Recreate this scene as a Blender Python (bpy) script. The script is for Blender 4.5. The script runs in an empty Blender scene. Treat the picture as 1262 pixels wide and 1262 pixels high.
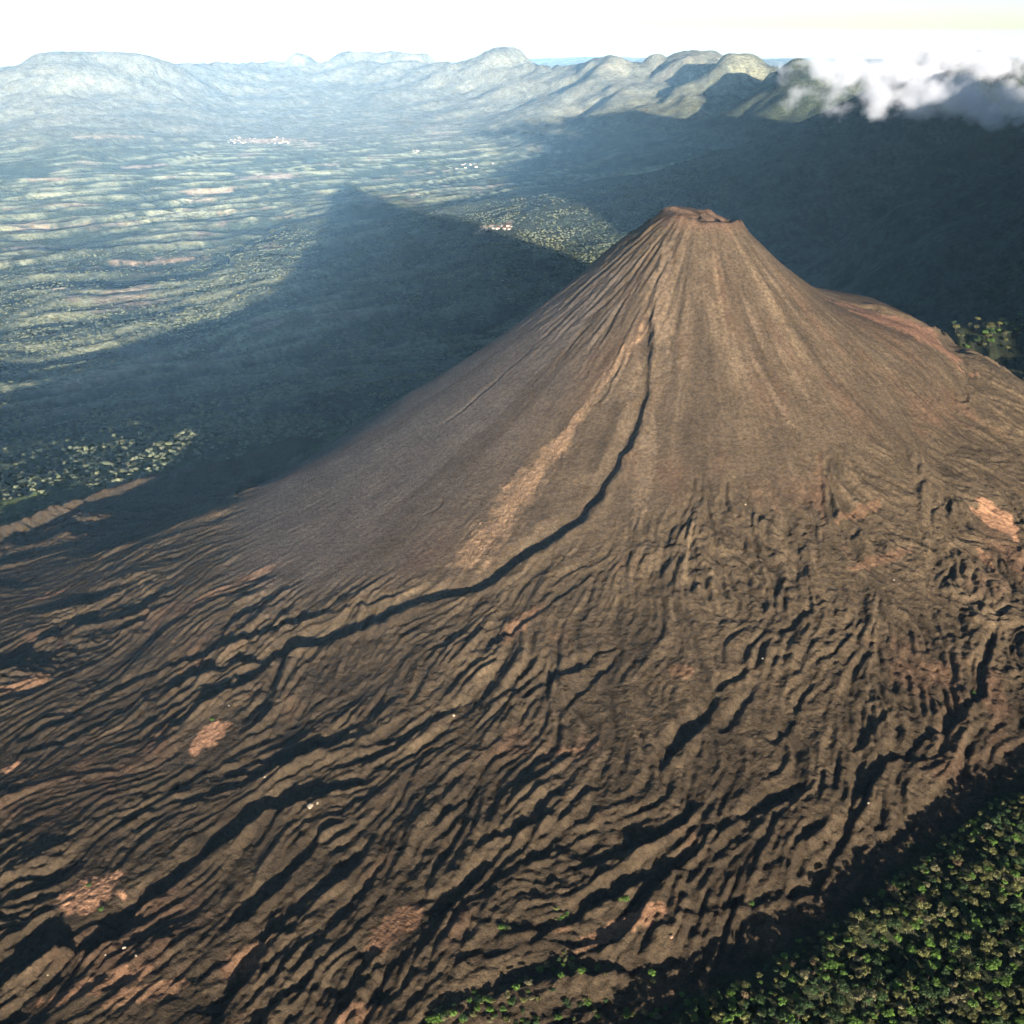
import bpy, math
import numpy as np
from mathutils import Vector

# ---------------------------------------------------------------- camera, sky, sun, exposure
CAM_Z = 2445.0
PITCH = math.radians(23.6)
FOV = math.radians(50.0)
SUN_AZ = math.radians(13.3)      # the sun stands behind the camera, this far to the right
SUN_EL = math.radians(6.5)

scene = bpy.context.scene
cam_d = bpy.data.cameras.new("camera")
cam = bpy.data.objects.new("camera", cam_d)
scene.collection.objects.link(cam)
cam.location = (0, 0, CAM_Z)
cam.rotation_euler = (math.pi / 2 - PITCH, 0, 0)
cam_d.sensor_fit = 'HORIZONTAL'
cam_d.angle = FOV
cam_d.clip_start = 5.0
cam_d.clip_end = 300000.0
scene.camera = cam

world = bpy.data.worlds.new("World")
scene.world = world
world.use_nodes = True
wn = world.node_tree
sky = wn.nodes.new("ShaderNodeTexSky")
sky.sky_type = 'NISHITA'
sky.sun_disc = False
sky.sun_elevation = SUN_EL
sky.sun_rotation = math.pi - SUN_AZ
sky.altitude = 2250
sky.air_density = 0.75
sky.dust_density = 2.2
sky.ozone_density = 1.3
wn.links.new(sky.outputs[0], wn.nodes["Background"].inputs[0])
wn.nodes["Background"].inputs[1].default_value = 0.05

sun_d = bpy.data.lights.new("sun", 'SUN')
sun_d.energy = 5.0
sun_d.angle = math.radians(0.5)
sun_d.color = (1.0, 0.86, 0.72)
sun = bpy.data.objects.new("sun", sun_d)
scene.collection.objects.link(sun)
to_sun = Vector((math.sin(SUN_AZ) * math.cos(SUN_EL), -math.cos(SUN_AZ) * math.cos(SUN_EL), math.sin(SUN_EL)))
sun.rotation_euler = to_sun.to_track_quat('Z', 'Y').to_euler()
sun.location = to_sun * 3000 + Vector((0, 0, 3000))

scene.view_settings.view_transform = 'Standard'
scene.view_settings.look = 'None'
scene.view_settings.gamma = 1.0
scene.view_settings.use_curve_mapping = False
scene.view_settings.exposure = 2.2
scene.render.engine = 'CYCLES'
scene.cycles.use_denoising = True
scene.cycles.max_bounces = 4
scene.cycles.diffuse_bounces = 2
scene.cycles.volume_bounces = 1
scene.cycles.transparent_max_bounces = 8

HAZE_DENSITY = 1.85e-6

# ---------------------------------------------------------------- noise and small maths
rng = np.random.default_rng(7)


def _hash(ix, iy, seed):
    h = ix * np.uint32(374761393) + iy * np.uint32(668265263) + np.uint32((seed * 1442695041) & 0xFFFFFFFF)
    h = (h ^ (h >> np.uint32(13))) * np.uint32(1274126177)
    h = (h ^ (h >> np.uint32(15))) * np.uint32(2246822519)
    return (h ^ (h >> np.uint32(16))) & np.uint32(255)


_ang = np.arange(256) * (2 * math.pi / 256)
_gx, _gy = np.cos(_ang).astype(np.float32), np.sin(_ang).astype(np.float32)


def pn(x, y, seed=0):
    """gradient noise, about -1..1"""
    x = np.asarray(x, np.float32); y = np.asarray(y, np.float32)
    xf = np.floor(x); yf = np.floor(y)
    fx = x - xf; fy = y - yf
    ix = xf.astype(np.int32).astype(np.uint32); iy = yf.astype(np.int32).astype(np.uint32)
    u = fx * fx * fx * (fx * (fx * 6 - 15) + 10)
    v = fy * fy * fy * (fy * (fy * 6 - 15) + 10)
    one = np.uint32(1)

    def g(hx, hy, dx, dy):
        h = _hash(hx, hy, seed)
        return _gx[h] * dx + _gy[h] * dy
    a = g(ix, iy, fx, fy); b = g(ix + one, iy, fx - 1, fy); c = g(ix, iy + one, fx, fy - 1); d = g(ix + one, iy + one, fx - 1, fy - 1)
    return 1.5 * ((a + (b - a) * u) * (1 - v) + (c + (d - c) * u) * v)


def fbm(x, y, octv=4, seed=0, gain=0.5):
    s = 0; a = 1.0
    for k in range(octv):
        s = s + a * pn(x * 2 ** k + 17.3 * k, y * 2 ** k - 9.1 * k, seed + k)
        a *= gain
    return s


def ridged(x, y, octv=4, seed=0):
    s = 0; a = 1.0; t = 0
    for k in range(octv):
        s = s + a * (1 - np.abs(pn(x * 2 ** k + 7.7 * k, y * 2 ** k + 3.1 * k, seed + k)))
        t += a; a *= 0.5
    return s / t


def sstep(a, b, x):
    t = np.clip((x - a) / (b - a), 0, 1)
    return t * t * (3 - 2 * t)


def smax(a, b, k):
    h = np.clip(0.5 + 0.5 * (a - b) / k, 0, 1)
    return b + (a - b) * h + k * h * (1 - h)


# ---------------------------------------------------------------- pixels of the photograph (1262 x 1262) and rays
FPX = 631.0 / math.tan(FOV / 2)
CP, SP = math.cos(PITCH), math.sin(PITCH)


def ray(px, py):
    a = (px - 631.0) / FPX; b = -(py - 631.0) / FPX
    d = np.array([a, CP + b * SP, -SP + b * CP])
    return d / np.linalg.norm(d)


def project(x, y, z):
    dz = z - CAM_Z
    w = y * CP - dz * SP
    v = y * SP + dz * CP
    w = np.where(w < 1, 1, w)
    return 631 + FPX * x / w, 631 - FPX * v / w


# ---------------------------------------------------------------- the land
CX, CY = 563.0, 3340.0           # axis of the cone
TOP = 1950.0
_r_tab = np.array([0, 105, 135, 300, 500, 700, 860, 1000, 1200, 1500, 1900, 2400, 3000, 4000, 6000])
_s_tab = np.tan(np.radians([0, 0, 38, 37, 34.5, 31.5, 27.5, 23, 18, 14.5, 12, 10, 8, 5, 3]))
_rr = np.arange(0, 6001, 5.0)
_ss = np.interp(_rr, _r_tab, _s_tab)
_dz = np.concatenate([[0], np.cumsum((_ss[1:] + _ss[:-1]) / 2 * 5.0)])


def cone_height(x, y):
    dx = x - CX; dy = y - CY
    r = np.hypot(dx, dy)
    az = np.arctan2(dx, -dy)                 # 0 towards the camera, + to the right
    # the left and back flanks run down to lower ground
    left = sstep(0.2, 1.5, -az)
    back = sstep(1.9, 2.7, np.abs(az))
    k = 1 + (0.10 * left + 0.3 * back) * sstep(700, 1800, r)
    z = TOP - np.interp(r * k, _rr, _dz)
    # hollow at the foot of the left flank
    z = z - np.interp(r, [880, 1055, 1246, 1408, 1646, 1973, 2400], [0, 30, 110, 160, 100, 20, 0]) * sstep(1.28, 1.6, -az) * sstep(2.9, 2.3, -az)
    # shoulder on the right flank
    z = z + 68 * np.exp(-((r - 860) / 290.0) ** 2) * sstep(0.9, 1.5, az) * sstep(2.4, 1.9, az)
    z = z + np.interp(r, [104, 130, 250, 380, 450, 560, 640, 720, 800, 900, 1100, 1400], [0, -30, -46, -42, -16, 22, 40, 36, 8, 26, 20, 0]) * sstep(0.7, 1.4, az) * sstep(2.9, 2.4, az)
    z = z - 30 * sstep(-40, 110, dx) * sstep(118, 98, r)
    # the back of the left flank is steeper
    z = z - np.interp(r, [250, 540, 810, 960, 1150, 1500], [0, 40, 100, 105, 50, 0]) * sstep(1.44, 1.68, -az)
    # the lava field tilts down to the lower left
    z = z + (dx * 0.035) * sstep(800, 2200, r)
    return z, r, az


def plain_height(x, y):
    z = 560 + 0.006 * (y - 5000) + 0.03 * np.clip(x + 1500, -4000, 6000)
    z = z + 60 * fbm(x / 5200, y / 5200, 3, 40)
    # long low swell up to the range
    z = z + 300 * sstep(17000, 30000, y)
    return z


def at_distance(px, py, ydist):
    d = ray(px, py); t = ydist / d[1]
    return d[0] * t, ydist, CAM_Z + d[2] * t


# far range: peak pixel, distance, base radius, flat top
_PEAKS = [(92, 65, 27000, 2300, 150), (140, 66, 27300, 2100, 200), (40, 79, 27200, 2200, 100),
          (240, 79, 38000, 1800, 300), (362, 66, 33000, 1300, 60),
          (440, 65, 33500, 1300, 420), (490, 65, 33600, 1200, 420), (575, 68, 29000, 1200, 60),
          (612, 60, 28700, 1200, 330), (650, 75, 29000, 1200, 0),
          (750, 69, 24400, 1300, 60), (805, 66, 23800, 1100, 80), (855, 65, 23200, 1400, 300),
          (925, 67, 20500, 1500, 60), (1000, 70, 17500, 1400, 30), (1060, 84, 18500, 1400, 100)]
# crest of the range: (pixel x, pixel y, distance)
_CREST = [(-300, 92, 29000), (0, 86, 28500), (60, 79, 28000), (200, 77, 29500), (320, 77, 32500), (400, 76, 33000), (530, 76, 31000), (600, 76, 29500), (700, 78, 26000), (760, 74, 24500), (860, 71, 23400), (960, 78, 20500), (1020, 84, 18000), (1300, 84, 18000)]
PEAKS = []
for (px, py, yd, rad, flat) in _PEAKS:
    X, Y, Z = at_distance(px, py, yd)
    PEAKS.append((X, Y, Z + (X * X + Y * Y) / (2 * 7.4e6), rad, flat))
_cr = [at_distance(*c) for c in _CREST]
CREST_A = [c[0] / c[1] for c in _cr]; CREST_Y = [c[1] for c in _cr]; CREST_Z = [c[2] + (c[0] ** 2 + c[1] ** 2) / (2 * 7.4e6) for c in _cr]
BIG = (3950.0, 10300.0, 2300.0)      # the great volcano in the clouds
# long forested mountain to the right of and behind the viewpoint, outside the frame: skyline along u (across the light)
GREEN_U = [-9000, 1850, 2050, 2420, 2800, 2900, 3020, 3350, 3900, 4600, 5500, 7500, 10000]
GREEN_Z = [-3000, 900, 1200, 1560, 1800, 2060, 2310, 2430, 2580, 2800, 2880, 2650, 900]  # heights shaped so its shadow covers the ground behind the cone
SPUR = (3850.0, 6000.0, 2450.0)     # spur added outside the frame to shade the great volcano's slope


def where_only(f, mask, x, y, fill=-1e6):
    """work f out only where it matters"""
    out = np.full(np.shape(x), fill)
    if mask.any():
        out[mask] = f(x[mask], y[mask])
    return out


def far_height(x, y):
    return where_only(_far_height, y > 9000, x, y)


def cones_height(x, y):
    return where_only(_cones_height, x > -2500, x, y)


def _far_height(x, y):
    wx = x + 420 * fbm(x / 1900, y / 1900, 4, 60)
    wy = y + 420 * fbm(x / 1900 + 31, y / 1900, 4, 63)
    an = wx / np.clip(y, 1000, None)
    d = (y + 1.6 * (wy - y) - np.interp(an, CREST_A, CREST_Y)) / 4200
    cz = np.interp(an, CREST_A, CREST_Z)
    z = 350 + (cz - 350) * np.exp(-np.where(d < 0, np.abs(d) ** 1.1 * 0.55, np.abs(d) * 1.5)) + 60 * (ridged(wx / 1300, wy / 2600, 3, 66) - 0.75)
    for (X, Y, Z, rad, flat) in PEAKS:
        r = np.clip(np.hypot(wx - X, (wy - Y) * 0.75) - flat, 0, None) / rad
        k = np.exp(-0.8 * (np.sqrt(r * r + 0.1) - 0.316))
        z = smax(z, 250 + (Z - 250) * k, 60.0)
    return z


def _cones_height(x, y):
    # the great volcano
    wx = x + 120 * fbm(x / 700, y / 700, 3, 70); wy = y + 120 * fbm(x / 700 + 9, y / 700, 3, 72)
    r = np.clip(np.hypot(wx - BIG[0], wy - BIG[1]) - 350, 0, None) / 2900
    a = BIG[2] - 1750 * (1 - np.exp(-r * 1.25))
    a = np.where(r < 2, a, a - 500 * (r - 2))
    u = x * 0.9732 + y * 0.2300; q = -x * 0.2300 + y * 0.9732
    g = np.interp(u + 0.5 * (wx - x), GREEN_U, GREEN_Z) - 0.55 * (np.clip(np.abs(q + 600) - 300, 0, None)) - 0.3 * np.clip(q - 900, 0, None)
    a = np.maximum(a, g)
    for (mx, my, mz), fl, sc_, dr, lim in ((SPUR, 250, 1300, 1400, 1400),):
        r = np.clip(np.hypot(wx - mx, wy - my) - fl, 0, None)
        b = mz - dr * (1 - np.exp(-r / sc_)) - 0.5 * np.clip(r - lim, 0, None)
        a = np.maximum(a, b)
    return a


def saddle_height(x, y):
    # high ground joining the cone to its neighbours on the right
    z = 1420 - 0.10 * np.clip(2600 - x, 0, 900) - 0.16 * np.clip(1700 - x, 0, 9000) + 0.05 * np.clip(x - 2600, 0, 3000) - 0.02 * np.abs(y - 3600) - 0.10 * np.clip(2600 - y, 0, 9000)
    z = z - 0.16 * np.clip(y - 4150, 0, 1e5)
    z = z + 85 * np.exp(-((x - 1830) / 250.0) ** 2 - ((y - 4260) / 200.0) ** 2) + 40 * np.exp(-((x - 2080) / 160.0) ** 2 - ((y - 4300) / 160.0) ** 2)
    return z


def land_smooth(x, y):
    x = np.asarray(x, float); y = np.asarray(y, float)
    p = plain_height(x, y)
    f = far_height(x, y)
    z = smax(p, f, 120.0)
    z = smax(z, cones_height(x, y), 160.0)
    z = smax(z, saddle_height(x, y), 90.0)
    c, r, az = cone_height(x, y)
    z = smax(c, z, 40.0)
    return z


def hit(px, py, f=land_smooth, tmax=60000):
    d = ray(px, py)
    t = np.geomspace(700, tmax, 1200)
    h = CAM_Z + d[2] * t - f(d[0] * t, d[1] * t)
    i = np.argmax(h < 0)
    if not (h < 0).any():
        return d[0] * tmax, d[1] * tmax, CAM_Z + d[2] * tmax
    a, b = t[i - 1], t[i]
    for _ in range(12):
        m = (a + b) / 2
        if CAM_Z + d[2] * m - float(f(np.array([d[0] * m]), np.array([d[1] * m]))[0]) < 0: b = m
        else: a = m
    return d[0] * a, d[1] * a, CAM_Z + d[2] * a


def to_world(poly):
    return np.array([hit(px, py)[:2] for (px, py) in poly])


def poly_field(x, y, pts, reach):
    """signed distance (+ on the sunny side) and 0..1 position along a world polyline, only near it"""
    sh = x.shape
    x = x.ravel(); y = y.ravel()
    sd = np.full(x.shape, 1e9); tt = np.zeros(x.shape)
    m = (x > pts[:, 0].min() - reach) & (x < pts[:, 0].max() + reach) & (y > pts[:, 1].min() - reach) & (y < pts[:, 1].max() + reach)
    idx = np.nonzero(m)[0]
    if len(idx) == 0:
        return sd.reshape(sh), tt.reshape(sh)
    X = x[idx]; Y = y[idx]
    seg = np.diff(pts, axis=0); L = np.hypot(seg[:, 0], seg[:, 1]); cum = np.concatenate([[0], np.cumsum(L)])
    best = np.full(X.shape, 1e18); bs = np.ones(X.shape); bt = np.zeros(X.shape)
    for i in range(len(seg)):
        dx, dy = seg[i] / max(L[i], 1e-6)
        t = np.clip((X - pts[i, 0]) * dx + (Y - pts[i, 1]) * dy, 0, L[i])
        ex = X - pts[i, 0] - dx * t; ey = Y - pts[i, 1] - dy * t
        d2 = ex * ex + ey * ey
        nx, ny = -dy, dx
        if nx * to_sun[0] + ny * to_sun[1] < 0: nx, ny = -nx, -ny
        s = np.where(ex * nx + ey * ny >= 0, 1.0, -1.0)
        b = d2 < best
        best = np.where(b, d2, best); bs = np.where(b, s, bs); bt = np.where(b, (cum[i] + t) / cum[-1], bt)
    sd[idx] = np.sqrt(best) * bs; tt[idx] = bt
    return sd.reshape(sh), tt.reshape(sh)


# ---- edge between the lava and the forest, and the wooded ridge in front of it
FOREST_LINE = np.array([(-100.0, 1040.0), (120, 1165), (270, 1245), (400, 1315), (530, 1385), (660, 1470), (800, 1570), (930, 1655), (1170, 1780), (1480, 1900)])


def forest_side(x, y):
    """signed distance from the forest edge, + inside the forest"""
    sd, t = poly_field(x, y, FOREST_LINE, 3000)
    return np.where(np.abs(sd) > 1e8, -3000, sd)


def forest_rise(x, y):
    s = forest_side(x, y) + 18 * fbm(x / 70, y / 70, 3, 90)
    h = 20 * sstep(-12, 70, s) + 30 * sstep(60, 420, s)
    h = h - 12 * np.exp(-((s + 45) / 55.0) ** 2)
    h = h + sstep(0, 120, s) * (16 * fbm(x / 170 + 3, y / 110, 3, 95))
    # hollows that run through the wood
    h = h - sstep(20, 120, s) * 26 * np.clip(ridged(x / 420 + y / 900, y / 240, 2, 97) - 0.62, 0, 1) * 2.2
    return h


# ---- flow-stretched relief of the cone and the lava field, worked out on a 4 m grid
GS = 4.0
GX0, GX1, GY0, GY1 = -2500.0, 2100.0, 650.0, 4500.0
gx = np.arange(GX0, GX1 + 1, GS); gy = np.arange(GY0, GY1 + 1, GS)
XX, YY = np.meshgrid(gx, gy)


def bil(A, fx, fy):
    ny, nx = A.shape
    fx = np.clip(fx, 0, nx - 1.001); fy = np.clip(fy, 0, ny - 1.001)
    ix = fx.astype(np.int32); iy = fy.astype(np.int32)
    u = fx - ix; v = fy - iy
    k = iy * nx + ix
    Af = A.ravel()
    return (Af[k] * (1 - u) + Af[k + 1] * u) * (1 - v) + (Af[k + nx] * (1 - u) + Af[k + nx + 1] * u) * v


def sample(A, x, y):
    return bil(A, (x - GX0) / GS, (y - GY0) / GS)


Z0 = land_smooth(XX, YY)
_, RR, AZ = cone_height(XX, YY)
FS = forest_side(XX, YY)
gyy, gxx = np.gradient(Z0, GS)
gl = np.hypot(gxx, gyy) + 1e-6
fxv, fyv = -gxx / gl, -gyy / gl
# smooth ash and scree end at this distance from the axis, farthest on the left fan
R_LIM = np.interp(AZ, [-2.2, -1.6, -1.37, -1.2, -1.03, -0.78, -0.6, -0.42, -0.24, 0, 0.23, 0.62, 1.2, 2.0], [950, 1050, 1230, 1430, 1470, 1370, 1220, 1050, 960, 860, 800, 740, 700, 700])
field = sstep(-70, 150, RR - R_LIM + 110 * fbm(AZ * 4.0, RR / 500, 3, 11))       # 0 smooth cone, 1 lava field
scree_left = sstep(0.38, 0.6, -AZ) * (1 - field)
rightness = sstep(0.05, 0.55, AZ) * sstep(2.6, 1.6, AZ)
rot = field * (0.8 * fbm(XX / 240, YY / 240, 3, 20) + (0.35 + rightness) * 1.1 * fbm(XX / 120, YY / 120, 2, 23))
# the flows in front of the forest turn along its edge
turn = field * sstep(-700, -60, FS) * 0.55
ca, sa = np.cos(rot - turn), np.sin(rot - turn)
fxv, fyv = fxv * ca - fyv * sa, fxv * sa + fyv * ca
IX, IY = np.meshgrid(np.arange(len(gx), dtype=float), np.arange(len(gy), dtype=float))


def lic_many(noises, levels):
    """average each noise along the flow lines; doubling the length at each level"""
    px = IX + fxv; py = IY + fyv
    out = [n.copy() for n in noises]
    for k in range(max(levels)):
        for i, n in enumerate(out):
            if k < levels[i]:
                out[i] = 0.5 * (n + bil(n, px, py))
        ox, oy = px - IX, py - IY
        px, py = px + bil(ox, px, py), py + bil(oy, px, py)
    return [(n - n.mean()) / n.std() for n in out]


wxx = XX + 30 * fbm(XX / 120, YY / 120, 2, 30); wyy = YY + 30 * fbm(XX / 120 + 5, YY / 120, 2, 33)
n_big = pn(wxx / 84, wyy / 84, 101) + 0.6 * pn(wxx / 42, wyy / 42, 102)
n_mid = pn(wxx / 30, wyy / 30, 103) + 0.4 * pn(XX / 18, YY / 18, 104)
n_fine = pn(XX / 13, YY / 13, 105)
n_micro = rng.standard_normal(XX.shape)
n_mid2 = pn(wxx / 44 + 40, wyy / 44, 106)
L_big, L_mid, L_fine, L_micro, L_mid2 = lic_many([n_big, n_mid, n_fine, n_micro, n_mid2], [6, 5, 4, 4, 6])


def terrace(b, w=0.16):
    return sum(sstep(c - w, c + w, b) for c in (-1.5, -0.75, 0.0, 0.75, 1.5)) - 2.5


calm = sstep(-0.35, 0.45, fbm(XX / 420, YY / 420, 3, 36))
calm2 = sstep(-0.3, 0.4, fbm(XX / 170, YY / 170, 3, 37))
rough = field * (0.28 + 0.75 * calm)
brk = fbm(XX / 48, YY / 48, 3, 45)
brk2 = fbm(XX / 20, YY / 20, 3, 48)
lobe = 3.8 * terrace(L_big + 0.55 * brk + 0.15 * brk2, 0.08) + 2.6 * calm2 * terrace(L_mid2 + 0.4 * L_mid + 0.4 * brk2, 0.10)
lev = calm2 * (3.0 * (0.8 - np.abs(L_mid + 0.35 * brk2)) + 0.6 * L_mid) + 2.4 * (0.8 - np.abs(L_mid2 + 0.45 * brk))
lev = lev + 3.2 * (ridged(XX / 24, YY / 24, 3, 46) - 0.7) * (0.4 + calm2)
fest = ridged((XX + 20 * L_big) / 62, (YY + 20 * L_mid2) / 62, 4, 38) - 0.62
D = rough * (lobe + lev + 1.8 * L_fine + 1.2 * L_micro + 8 * fest * (0.5 + rightness))
D += field * (1.1 * fbm(XX / 26, YY / 26, 3, 39) + 0.6 * L_fine + 0.35 * L_micro)
# ribs and chutes on the cone itself
wx_c = RR * 0.0
ribs_l = (0.25 + 1.15 * sstep(0.15, 0.7, -AZ)) * sstep(720, 260, RR) * sstep(110, 170, RR) * sstep(1.5, 1.0, AZ)
up = sstep(110, 200, RR) * (1 - field)
n_rib = pn(AZ * 16 + 0.8 * fbm(RR / 160, AZ * 4, 2, 41), RR / 420, 42)
n_rib2 = pn(AZ * 42 + 0.7 * fbm(RR / 90, AZ * 8, 2, 43), RR / 260, 44)
up = up * (1 - 0.8 * scree_left * sstep(400, 700, RR))
D += up * (2.6 * n_rib * sstep(900, 500, RR) * sstep(120, 350, RR) + 0.45 * n_rib2 + 0.3 * L_fine + 0.15 * L_micro)
D += ribs_l * (6.5 * (0.5 - np.abs(n_rib2)) + 5 * (0.45 - np.abs(n_rib)) + 1.2 * L_fine)
D += scree_left * (0.25 * L_fine + 0.1 * L_micro)

# crater on the summit
crx, cry = CX + 58, CY - 14
rc = np.hypot((XX - crx) / 1.15, YY - cry)
rim_n = fbm(AZ * 2.2, RR / 200, 3, 50)
top_m = sstep(150, 112, RR)
D += top_m * (7 * rim_n + 10 * np.exp(-((XX - CX + 88) / 30) ** 2) + 4 * np.exp(-((XX - CX + 40) / 26) ** 2) - 4 * sstep(-20, 90, XX - CX))
D -= 46 * sstep(50, 24, rc + 8 * fbm(XX / 30, YY / 30, 2, 51))
D -= 7 * np.exp(-(((XX - crx) / 45) ** 2 + ((YY - cry + 75) / 40) ** 2))
D += 4.5 * np.exp(-((rc - 60) / 9) ** 2) * (0.6 + rim_n)
D -= 9 * np.exp(-(((XX - CX + 22) / 26) ** 2 + ((YY - CY + 60) / 60) ** 2))

# gullies traced from the photograph: polyline, width, depth, bank height (metres)
GULLIES = [
    ([(815, 285), (806, 340), (800, 400), (798, 450), (795, 490), (775, 545), (742, 600), (716, 640), (662, 674), (625, 700), (592, 722), (560, 731), (520, 738), (470, 763), (400, 790), (340, 806), (240, 832), (198, 852), (158, 888)], 19, 22, 7),
    ([(548, 706), (482, 735), (420, 752), (360, 770), (290, 792), (228, 812), (168, 838), (90, 880), (0, 925)], 12, 11, 4),
    ([(720, 366), (650, 435), (600, 480), (560, 515), (535, 535)], 5, 5, 2.5),
    ([(700, 388), (740, 412), (720, 440), (705, 470)], 4, 3, 2),
    ([(780, 400), (762, 455), (745, 490), (720, 505)], 4, 4, 3),
    ([(770, 415), (757, 470)], 4, 4, 3),
    ([(905, 275), (890, 300)], 3, 2, 1),
    ([(760, 690), (690, 735), (640, 775), (600, 800), (560, 830), (540, 860)], 8, 7, 3),
    ([(770, 790), (712, 822), (655, 850), (628, 862)], 10, 9, 3),
    ([(775, 795), (730, 840), (690, 880)], 8, 7, 3),
    ([(580, 870), (540, 905), (500, 935), (455, 962), (400, 975), (330, 995), (270, 1042), (205, 1090), (130, 1150), (75, 1180)], 17, 17, 7),
    ([(410, 1010), (370, 1060), (340, 1095), (300, 1130), (270, 1140)], 14, 14, 5),
    ([(470, 1020), (420, 1085), (380, 1110), (355, 1140)], 10, 9, 3),
    ([(330, 822), (280, 838), (265, 848)], 10, 9, 5),
    ([(230, 815), (160, 870), (90, 910), (0, 935)], 8, 7, 4),
    ([(60, 1000), (30, 1020), (0, 1030)], 8, 7, 3),
    ([(560, 1040), (540, 1075), (500, 1130), (470, 1170), (430, 1180)], 9, 8, 3),
    ([(940, 818), (885, 850), (868, 885), (835, 915), (810, 950)], 13, 13, 4),
    ([(930, 850), (905, 890), (880, 905)], 10, 9, 3),
    ([(1025, 738), (985, 760), (958, 785)], 8, 8, 3),
    ([(1000, 830), (985, 870), (968, 905), (955, 925)], 9, 8, 3),
    ([(1262, 720), (1232, 765), (1208, 825), (1210, 858), (1182, 885), (1130, 915), (1082, 945), (1062, 985), (1030, 1050), (1005, 1090), (960, 1105), (880, 1112), (800, 1130)], 10, 10, 4),
    ([(1195, 945), (1160, 980), (1110, 1025), (1085, 1055)], 10, 9, 4),
    ([(760, 955), (700, 1000), (640, 1025), (590, 1040), (570, 1060)], 9, 9, 3),
    ([(760, 1025), (690, 1050), (620, 1065), (605, 1095)], 8, 8, 3),
    ([(880, 1070), (790, 1080), (740, 1110), (680, 1140), (640, 1175)], 10, 9, 4),
    ([(640, 1040), (600, 1060), (560, 1110), (520, 1130), (480, 1190), (440, 1262)], 9, 9, 3),
    ([(340, 1160), (300, 1200), (265, 1262)], 18, 18, 5),
    ([(190, 1120), (120, 1165), (70, 1165)], 20, 16, 4),
    ([(900, 1160), (800, 1190), (700, 1195), (620, 1215), (560, 1262)], 16, 14, 4),
    ([(860, 1030), (930, 1000), (970, 980)], 9, 8, 3),
    ([(1100, 870), (1060, 910), (1050, 930)], 9, 8, 4),
    ([(560, 590), (545, 620), (520, 640), (500, 660)], 3, 2.0, 1.5),
    ([(1150, 690), (1130, 640), (1135, 560)], 7, 4, 3),
]
gully_hits = []
for poly, w, dep, bank in GULLIES:
    pts = to_world(poly)
    gully_hits.append(pts)
    m = (XX > pts[:, 0].min() - 120) & (XX < pts[:, 0].max() + 120) & (YY > pts[:, 1].min() - 120) & (YY < pts[:, 1].max() + 120)
    j = np.nonzero(m)
    j0, j1, i0, i1 = j[0].min(), j[0].max() + 1, j[1].min(), j[1].max() + 1
    x = XX[j0:j1, i0:i1]; y = YY[j0:j1, i0:i1]
    x = x + 9 * fbm(x / 60, y / 60, 3, 52); y = y + 9 * fbm(x / 60 + 8, y / 60, 3, 55)
    sd, t = poly_field(x, y, pts, 130)
    taper = sstep(0, 0.14, t) * sstep(1.0, 0.85, t)
    taper = taper * (0.75 + 0.5 * fbm(x / 130, y / 130, 2, 58))
    s = sd / (w * (0.5 + 0.5 * sstep(0.1, 0.5, t)))
    prof = np.where(s < 0, -sstep(-3.2, -0.4, s), -sstep(0.75, 0.1, s)) * dep
    prof = prof + bank * np.exp(-((s - 1.3) / 0.9) ** 2)
    D[j0:j1, i0:i1] += np.where(np.abs(sd) < 1e8, 1.1 * prof * (0.6 + 0.4 * sstep(0.1, 0.5, t)) * taper, 0)

# the thin sunlit ridge beyond the dark hollow on the left
RIDGES = [([(385, 536), (340, 556), (290, 575), (225, 584), (140, 606), (70, 634), (0, 660), (-60, 690)], 24, 30),
          ([(1030, 366), (1060, 374), (1100, 386), (1150, 410), (1185, 424)], 16, 17),
          ([(1150, 400), (1180, 420), (1200, 432)], 14, 12),
          ([(130, 600), (60, 610), (0, 622), (-60, 630)], 20, 18)]
for poly, w, hgt in RIDGES:
    pts = to_world(poly)
    x = XX + 10 * fbm(XX / 70, YY / 70, 3, 61); y = YY + 10 * fbm(XX / 70 + 8, YY / 70, 3, 62)
    sd, t = poly_field(x, y, pts, 260)
    s = sd / w
    taper = sstep(0, 0.15, t) * np.clip(0.75 + 0.55 * fbm(x / 190, y / 190, 2, 63) + 0.22 * fbm(x / 60, y / 60, 3, 64), 0, 2)
    D += np.where(np.abs(sd) < 1e8, hgt * taper * np.exp(-np.abs(s) ** 1.4) - 0.75 * hgt * taper * np.exp(-((s - 3.2) / 1.6) ** 2), 0)

wood = sstep(-70, -10, FS)
for (px, py, w) in ((258, 908, 75), (108, 1105, 70), (1228, 650, 60), (490, 1140, 60)):
    c = hit(px, py)
    D = D * (1 - 0.85 * sstep(1.3, 0.7, np.hypot(XX - c[0], YY - c[1]) / w))
D = D * (1 - wood)
edge_fade = sstep(0, 130, XX - GX0) * sstep(0, 130, GX1 - XX) * sstep(0, 60, YY - GY0) * sstep(0, 200, GY1 - YY)
back_fade = sstep(0, 250, 1100 - (YY - CY))
lava_extent = sstep(2900, 2300, RR) * sstep(3900, 3550, YY - 0.0 * XX + 0.12 * (XX - CX)) if False else 1.0
D = D * edge_fade * back_fade


def land(x, y):
    """ground with the big forms and the lava relief"""
    z = land_smooth(x, y) + forest_rise(x, y)
    ins = (x > GX0) & (x < GX1) & (y > GY0) & (y < GY1)
    return z + np.where(ins, sample(D, x, y), 0)


# ---------------------------------------------------------------- helpers for objects and materials
COL = scene.collection


def tag(o, label=None, cat=None, group=None, kind=None):
    if label: o["label"] = label
    if cat: o["category"] = cat
    if group: o["group"] = group
    if kind: o["kind"] = kind
    return o


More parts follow.
